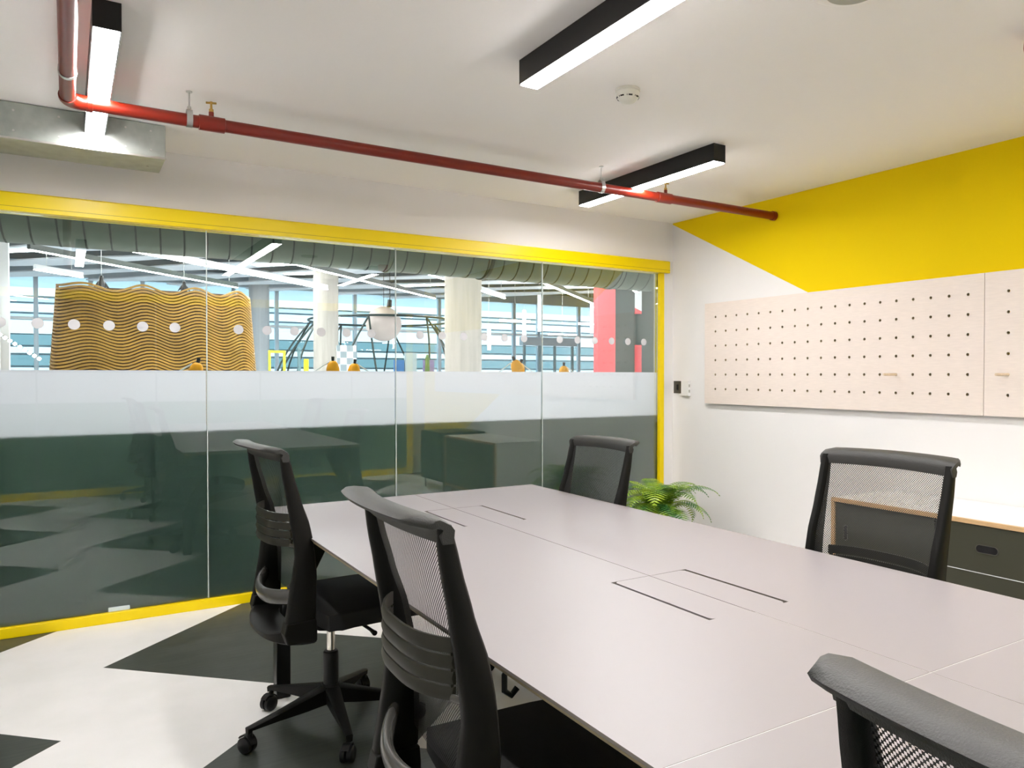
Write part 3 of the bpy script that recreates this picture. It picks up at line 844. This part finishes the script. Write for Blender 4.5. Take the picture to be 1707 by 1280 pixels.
# glazed facade
fc = bpy.data.objects.new('window_3', None); COL.objects.link(fc); fc['kind'] = 'structure'; fc.location = (0, HY, 0)
link('glass_sheet', B(-9, 24, -.004, .004, .1, 4.3), HGLASS, fc)
link('head_frame', B(-9, 24, -.10, .10, 4.3, HZ), MULL, fc)
link('sill_frame', B(-9, 24, -.08, .08, 0, .1), MULL, fc)
for x in (-8, -5.2, -2.2, -.77, .66, 2.1, 3.66, 4.85, 6.28, 9.09, 12.5, 15.9, 17.1, 19.2, 21.5):
    link('mullion', B(x-.06, x+.06, -.08, .08, .1, 4.3), MULL, fc)
link('transom', B(-9, 24, -.075, .075, 2.93, 3.02), HALLW, fc)
# opposite building with pale bands
BWH = mat('building_white', (.60, .63, .65), .7)
bl = thing('opposite_building', 'pale blue and white banded building seen through the hall facade', 'building', (8, 46, 0))
link('core', B(-40, 40, .3, 6, -.2, 16), BLUEL, bl)
zb = [(0, .9, TEAL), (.95, 1.6, BWH), (1.7, 2.2, TEAL), (2.3, 2.6, BWH), (2.7, 3.2, TEAL), (3.25, 3.9, BWH), (4.0, 4.2, MULL), (4.3, 4.7, BWH), (4.8, 5.0, MULL), (5.1, 5.5, BWH), (6.3, 7.2, BWH), (8.3, 9.5, BWH)]
for a, b_, mm in zb: link('facade_band', B(-40, 40, 0, .3, a, b_), mm, bl)

# white wall return at the far left of the hall
struct('wall_hall_return', B(-1.2, -.70, 14, 14.3, 0, HZ), HALLW)
bm = bmesh.new(); prism(bm, [(12.3, 0), (13.98, 0), (13.98, 2.6), (13.7, 2.55), (12.3, 1.62)], 0, -1.05, -.80); o = link('stair_balustrade', bm, HALLW); tag(o, 'white sloping balustrade at the far left edge of the hall', 'balustrade')
for i in range(9):
    t_ = i/8
    if i == 0: st = thing('string_light', 'string of small round white lights sloping down beside the pod sculpture', 'string light', (-.69, 12, 1.744)); link('cable', T([(0, 0, .01), (.42, 0, -.30)], .004, 6), ROD, st)
    link('bulb', LA([(0, .022), (.018, .012), (.022, 0), (.018, -.012), (0, -.022)], 10, (t_*.40, -.004, -t_*.295)), HLE, st)

# concrete columns
for (x, y, r, mm, lab) in ((5.45, 11.62, .30, CONC, 'broad beige concrete column nearest the glass'), (5.44, 19.6, .30, CONC, 'beige concrete column in the middle distance, left of the black dome frame'), (5.44, 27.6, .32, CONCG, 'grey concrete column farthest away, beside the wavy wooden pod')):
    tag(link('concrete_column', LA([(0, 0), (r, 0), (r, HZ-.001), (0, HZ-.001)], 40), mm, None, smooth=40, loc=(x, y, 0)), lab, 'column', 'round concrete columns of the hall')

# spiral duct along the outside of the glazing
t = thing('spiral_duct', 'large spiral steel air duct running along above the outside of the glazing', 'duct', (1.1, 5.75, 2.275))
L0, L1, R = -3.3, 4.6, .235; n = 28
bm = bmesh.new(); lathe(bm, [(R, z) for z in (0, L1-L0)], 56)
for v_ in bm.verts: v_.co = Vector((v_.co.z+L0, v_.co.x, v_.co.y))
link('tube', bm, DUCTM, t, smooth='all')
bm = bmesh.new(); steps = 24; N_ = int((L1-L0)/.137); rings = []
for i in range(N_*steps):
    a = 2*PI*i/steps; x = L0+.02+.137*i/steps
    c, s_ = math.cos(a), math.sin(a)
    rings.append([(x-.006, (R+.0002)*c, (R+.0002)*s_), (x-.004, (R+.004)*c, (R+.004)*s_), (x+.004, (R+.004)*c, (R+.004)*s_), (x+.006, (R+.0002)*c, (R+.0002)*s_)])
loft(bm, rings, False, False); link('lock_seam', bm, mat('seam_steel', (.02, .028, .02), .7, .1), t)
for x in (.95, 1.75, 3.05):
    bm = bmesh.new(); lathe(bm, [(R+.001, 0), (R+.010, .002), (R+.010, .03), (R+.001, .032)], 40)
    for v_ in bm.verts: v_.co = Vector((v_.co.z+x, v_.co.x, v_.co.y))
    link('clamp_ring', bm, ROD if x == 1.75 else DUCTM, t, smooth=40)
    link('hanger_rod', T([(x+.015, 0, R+.012), (x+.015, 0, HZ-2.276)], .006, 8), STEEL, t)

# felt baffles under the dark soffit, running diagonally
bf0 = None; d = Vector((math.sin(math.radians(-42)), math.cos(math.radians(-42)), 0)); nrm = Vector((d.y, -d.x, 0))
k = 0
for k in range(13):
    c_ = Vector((1.0, 10.0, 0))+nrm*(k*1.75-2.0)
    # clip to the hall
    lo, hi = -40, 40
    for ax, (mn, mx) in enumerate(((-8.9, 23.9), (5.2, HY-.2))):
        a, b_ = (mn-c_[ax])/d[ax], (mx-c_[ax])/d[ax]
        lo = max(lo, min(a, b_)+.6); hi = min(hi, max(a, b_)-.6)
    if hi-lo < 1: continue
    mid = c_+d*((lo+hi)/2); L = (hi-lo)/2
    bm = bmesh.new(); ns = 24; rings = []
    for i in range(ns+1):
        u = -L+2*L*i/ns; hw = .40+.15*math.sin(u*1.1+k*1.7)
        rings.append([(-hw, u, 0), (hw, u, 0), (hw, u, .035), (-hw, u, .035)])
    loft(bm, rings); o = link('ceiling_baffle', bm, BAFFLE, None, loc=(mid.x, mid.y, 4.15)); o.rotation_euler = (0, 0, math.radians(42))
    tag(o, 'long pale felt baffle hanging diagonally under the dark hall ceiling', 'ceiling baffle', 'pale baffles under the hall ceiling')
    m = int(L*2/8.4)
    for q in range(m):
        u = -L+2.1+8.4*q+(k % 3)*1.9
        p = mid+d*u
        if u > L-1 or (8.4 < p.x < 10.8 and 11.4 < p.y < 13.8): continue
        bm = bmesh.new(); prism(bm, [((.9-.12)*(1 if math.cos(a)>0 else -1)+.12*math.cos(a), .12*math.sin(a)) for a in [2*PI*(z+.5)/20 for z in range(20)]], 2, -.02, -.001)
        o = link('recessed_panel_light', bm, HPE, None, loc=(p.x, p.y, 4.15)); o.rotation_euler = (0, 0, math.radians(42)+PI/2)
        tag(o, 'oblong white light panel on the underside of a pale ceiling baffle', 'ceiling light', 'oblong light panels of the hall')

# long suspended linear lights
def hall_light(a, b_, z, hmat, label, w=.055, h=.085):
    a = Vector((*a, z)); b2 = Vector((*b_, z)); L = (b2-a).length; c_ = (a+b2)/2; ang = math.atan2(b2.y-a.y, b2.x-a.x)
    t = thing('suspended_linear_light', label, 'pendant light', c_, ang, 'long suspended linear lights of the hall')
    link('housing', B(-L/2, L/2, -w/2, w/2, .012, .012+h), hmat, t)
    link('diffuser', B(-L/2, L/2, -w/2+.003, w/2-.003, 0, .0115), HLE, t)
    for x in (-L/2+.25, L/2-.25): link('suspension_wire', T([(x, 0, h+.012), (x, 0, 4.14-z)], .004, 6), STEEL, t)
hall_light((-.433, 13.344), (2.888, 16.798), 3.0, ROD, 'long dark suspended light above the left half of the wavy wooden pod')
hall_light((.345, 12.286), (4.495, 16.118), 3.0, BAFFLE, 'long pale suspended light ending in front of the beige column in the middle distance')
hall_light((2.527, 12.246), (7.09, 16.631), 3.0, ROD, 'long dark suspended light passing over the white globe')
hall_light((4.861, 12.279), (8.4, 15.7), 3.0, BAFFLE, 'pale suspended light that disappears behind the nearest column')
hall_light((6.985, 12.103), (10.647, 15.484), 3.0, ROD, 'dark suspended light to the left of the coral red wall')
hall_light((-.433, 15.8), (.25, 16.6), 3.0, BAFFLE, 'short pale suspended light at the upper left of the wooden pod')
hall_light((9.151, 12.11), (10.148, 13.029), 3.0, BAFFLE, 'short suspended light in front of the dark slate wall')
# crossed bright bars
for i, (xa, xb, za, zb_) in enumerate(((10.54, 11.56, 2.81, 2.87), (13.3, 14.0, 2.82, 2.88), (10.0, 10.35, 2.67, 2.71), (12.2, 13.2, 2.48, 2.51))):
    t = thing('light_bar', 'bright horizontal light bar hanging before the entrance, %s' % ('highest and longest of the left ones', 'next to the coral red wall', 'small one beside the nearest column', 'thin one under the others')[i], 'light bar', ((xa+xb)/2, 20, za), 0, 'hanging light bars by the entrance')
    link('bar', B(-(xb-xa)/2, (xb-xa)/2, -.03, .03, 0, zb_-za), HLE, t); link('suspension_wire', T([(0, 0, zb_-za), (0, 0, HZ-.001-za)], .003, 6), STEEL, t)
for i, (x, za, zb_) in enumerate(((11.40, 2.41, 3.18), (11.92, 2.57, 3.65), (13.84, 2.58, 3.52), (10.23, 1.98, 2.62))):
    t = thing('light_bar', 'bright upright light bar hanging before the entrance, %s' % ('crossing the long horizontal one', 'tallest and just right of a glazing joint', 'close to the coral red wall', 'lowest, close to the nearest column')[i], 'light bar', (x, 20.07, za), 0, 'hanging light bars by the entrance')
    link('bar', B(-.035, .035, -.03, .03, 0, zb_-za), HLE, t); link('suspension_wire', T([(0, 0, zb_-za), (0, 0, HZ-.001-za)], .003, 6), STEEL, t)

# wavy wooden pod
t = thing('wooden_pod', 'tall wavy pod sculpture of stacked golden plywood strips with a rippled rim', 'sculpture', (1.13, 12.9, 0))
def pod_pt(a, z, off=0):
    k = 1.42-.18*(z/2.5); c, s_ = math.cos(a), math.sin(a); p = 3.2
    q = (abs(c)**p+abs(s_)**p)**(-1/p)
    rx, ry = (k-off), (k*.62-off)
    return rx*c*q, ry*s_*q
bm = bmesh.new(); NL = 56; seg = 120
for l in range(NL):
    z0 = .02+l*.0435; rings = []
    for i in range(seg):
        a = 2*PI*i/seg; x, y = pod_pt(a, z0); xi, yi = pod_pt(a, z0, .035)
        wv = .050*math.sin(x*9.5+y*5+z0*.6)*min(1, .3+z0) + .0*a
        rings.append([(x, y, z0+wv), (x, y, z0+wv+.027), (xi, yi, z0+wv+.027), (xi, yi, z0+wv)])
    R_2 = [[bm.verts.new(p) for p in r] for r in rings]
    for i in range(seg):
        A, Bq = R_2[i], R_2[(i+1) % seg]
        for q in range(4): bm.faces.new((A[q], Bq[q], Bq[(q+1) % 4], A[(q+1) % 4]))
bmesh.ops.recalc_face_normals(bm, faces=bm.faces)
link('strip_shell', bm, POD, t)
bm = bmesh.new(); rings = []
for z in (0, .6, 1.2, 1.8, 2.42):
    rings.append([(*pod_pt(2*PI*i/60, z, .045), z) for i in range(60)])
loft(bm, rings, True, False); link('inner_lining', bm, PODIN, t, solid=.01)

# open dome of dark rods with a globe inside
t = thing('dome_frame', 'open dome frame of thin dark curved rods with an oval ring on top', 'frame', (8.35, 23.9, 0))
ca, cb, cz = 2.15, 2.6, 2.96
ring = [(ca*math.cos(2*PI*i/48), cb*math.sin(2*PI*i/48), cz) for i in range(49)]
link('top_ring', T(ring, .034, 8, caps=False), ROD, t, smooth=40)
for k in range(8):
    a = 2*PI*(k+.3)/8; top = Vector((ca*math.cos(a), cb*math.sin(a), cz-.02))
    for dl in (-.24, .24):
        ft = Vector((ca*1.6*math.cos(a+dl), cb*1.35*math.sin(a+dl), 0))
        P = []
        for i in range(9):
            u = i/8; P.append(top*(1-u)+ft*u+Vector((math.cos(a), math.sin(a), 0))*(.22*math.sin(PI*u))+Vector((0, 0, .15*math.sin(PI*u))))
        link('rod', T(P, .028, 8), ROD, t, smooth=40)
t = thing('globe_lamp', 'large pale paper globe hanging inside the dark dome frame', 'globe', (7.78, 22.0, 2.742))
link('globe', LA([(.51*math.sin(PI*i/20), -.51*math.cos(PI*i/20)) for i in range(21)], 36), GLOBE, t, smooth='all')
link('cord', T([(0, 0, .51), (0, 0, 2.0)], .008, 6), BLACKM, t)
def figure(x, z, label, s=1):
    t = thing('hanging_figure', label, 'ornament', (x, 13.05, z), 0, 'small dark figures hanging in the hall')
    link('body', LA([(0, -.12*s), (.05*s, -.115*s), (.06*s, -.06*s), (.045*s, .03*s), (.028*s, .06*s), (.032*s, .09*s), (.02*s, .12*s), (0, .125*s)], 16), BLACKM, t, smooth='all')
    for sg in (-1, 1): link('wing', T([(sg*.035*s, 0, .03*s), (sg*.07*s, 0, -.03*s), (sg*.105*s, 0, -.07*s)], [.014*s, .016*s, .005*s], 8), BLACKM, t, smooth=40)
    link('string', T([(0, 0, .125*s), (0, 0, 4.14-z)], .003, 6), STEEL, t)
figure(.43, 2.55, 'small dark figure hanging above the left part of the wooden pod')
figure(1.50, 2.57, 'small dark figure hanging above the middle of the wooden pod', .8)
t = thing('spotlight', 'dark spotlight fitting hanging just above the white globe', 'spotlight', (7.85, 21.75, 3.34))
link('head', T([(0, 0, -.12), (.025, 0, .09)], [.075, .06], 14), BLACKM, t, smooth=40); link('stem', T([(.025, 0, .09), (.025, 0, HZ-3.302)], .012, 8), BLACKM, t)

# coral red and dark slate wall with stripes
struct('wall_red', B(11.92, 12.50, 17.0, 17.2, 0, HZ), HRED)
struct('wall_slate', B(12.503, 24, 17.05, 17.25, 0, HZ), HBLK)
bm = bmesh.new(); prism(bm, [(13.20, 3.12), (13.435, 3.03), (13.435, HZ-.01), (13.20, HZ-.01)], 1, 17.035, 17.0495); tag(link('painted_stripe', bm, HALLW), 'white upright stripe on the dark slate wall', 'wall graphic')
bm = bmesh.new(); prism(bm, [(13.20, 2.95), (13.435, 2.96), (13.435, 3.028), (13.20, 3.118)], 1, 17.035, 17.0495); tag(link('painted_wedge', bm, HRED), 'small coral wedge at the foot of the white stripe on the dark wall', 'wall graphic')
tag(link('painted_stripe', B(13.20, 13.435, 17.035, 17.0495, 0, 2.09), HRED), 'coral upright stripe low on the dark slate wall', 'wall graphic')

# entrance
en = bpy.data.objects.new('door_1', None); COL.objects.link(en); en['kind'] = 'structure'; en.location = (0, 28.2, 0)
for x in (16.0, 16.75, 17.5, 18.4): link('door_post', B(x, x+.09, 0, .1, 0, 2.5), TEAL, en)
link('door_header', B(15.9, 18.6, -.1, .2, 2.5, 2.85), MULL, en)
for x in (16.1, 16.85, 17.6): link('door_leaf', B(x, x+.6, .04, .05, .02, 2.49), HGLASS, en)

# standing panels and plant in the hall
def panel(name, x0, x1, z1, m, label, y=16.0, z0=0):
    o = link(name, B(-(x1-x0)/2, (x1-x0)/2, -.03, .03, z0, z1), m, None, loc=((x0+x1)/2, y, 0)); tag(o, label, 'display panel')
    return o
panel('display_panel', 5.88, 6.10, 1.57, NAVY, 'dark blue display panel under the dome frame')
panel('display_panel', 6.12, 6.385, 1.73, GREYG, 'grey green display panel, tallest of those under the dome frame')
panel('display_panel', 6.54, 6.78, 1.58, VIOLET, 'violet grey display panel beside the nearest column', 15.98)
panel('display_panel', 4.0, 4.085, 1.57, mat('yellow_panel', (.8, .7, .02), .5), 'narrow yellow display panel left of the middle column')
panel('display_panel', 3.88, 3.93, 1.80, TEAL, 'narrow teal display panel left of the middle column')
ck, nt, p = new_mat('checker_panel'); c_ = nt.nodes.new('ShaderNodeTexChecker'); c_.inputs['Scale'].default_value = 7.5; c_.inputs[1].default_value = (.8, .84, .86, 1); c_.inputs[2].default_value = (.25, .30, .33, 1)
tcn = nt.nodes.new('ShaderNodeTexCoord'); nt.links.new(tcn.outputs['Object'], c_.inputs[0]); nt.links.new(c_.outputs[0], p.inputs[0])
panel('checkered_panel', 4.66, 5.05, 1.86, ck, 'grey and white checkered standing panel right of the middle column')
t = thing('yellow_frame', 'yellow rectangular standing frame left of the middle column', 'frame', (3.48, 16, 0))
link('post', B(-.16, -.12, -.03, .03, 0, 1.68), mat('lime_yellow', (.70, .72, .05), .5), t); link('post', B(.12, .16, -.03, .03, 0, 1.68), bpy.data.materials['lime_yellow'], t); link('top_bar', B(-.16, .16, -.03, .03, 1.6805, 1.73), bpy.data.materials['lime_yellow'], t)
t = thing('cactus', 'slim green cactus between the grey and violet panels', 'plant', (6.455, 15.55, 0))
link('stem', LA([(0, .3), (.05, .3), (.055, 1.2), (.045, 1.6), (.02, 1.68), (0, 1.69)], 12), mat('cactus_green', (.05, .12, .04), .7), t, smooth='all'); link('pot', LA([(0, 0), (.12, 0), (.15, .3), (0, .3)], 16), POTM, t)

# desk with amber lamps beyond the lockers
t = thing('bench_desk', 'long white bench desk standing beyond the lockers', 'desk', (2.4, 6.7, 0))
link('desk_top', B(-2.1, 2.1, -.4, .4, .71, .74), DESKW, t)
for x in (-2.0, 0, 2.0):
    for y in (-.35, .35): link('leg', B(x-.02, x+.02, y-.02, y+.02, 0, .7095), DESKW, t)
def desk_lamp(x, z, tilt, side, label, s=1):
    t = thing('desk_lamp', label, 'desk lamp', (x-side*.36, 6.5+(.22 if s != 1 and side < 0 else 0), .741), 0, 'amber desk lamps beyond the glass')
    link('base', LA([(0, 0), (.08, 0), (.08, .015), (.02, .025), (0, .025)], 24), WPLAST, t, smooth=40)
    hz = z-.741
    link('arm', T([(0, 0, .02), (-side*.12, 0, hz*.55), (side*.33, 0, hz+.03)], .006, 8), WPLAST, t)
    bm = bmesh.new(); lathe(bm, [(.052*s, -.050*s), (.050*s, -.02*s), (.040*s, .015*s), (.022*s, .036*s), (0, .038*s)], 24)
    sh = link('shade', bm, AMBER, t, smooth='all', solid=.003, loc=(side*.36, 0, hz)); sh.rotation_euler = (0, tilt, 0)
    kb = link('switch_knob', T([(0, 0, .039*s), (0, 0, .075*s)], [.012*s, .014*s], 12), BLACKM, sh, smooth=40)
desk_lamp(3.60, 1.350, -.40, 1, 'amber desk lamp with arm rising from the left, left one of the crossed pair', 1.1)
desk_lamp(3.765, 1.325, .3, -1, 'amber desk lamp with arm rising from the right, right one of the crossed pair', 1.1)
desk_lamp(4.145, 1.30, 0, -1, 'single amber desk lamp between the crossed pair and the coral wall')
desk_lamp(1.86, 1.325, 0, 1, 'pale amber desk lamp in front of the middle column')
desk_lamp(2.04, 1.305, .1, -1, 'bright amber desk lamp just right of the middle column')
desk_lamp(.83, 1.30, .2, 1, 'amber desk lamp in front of the wooden pod')
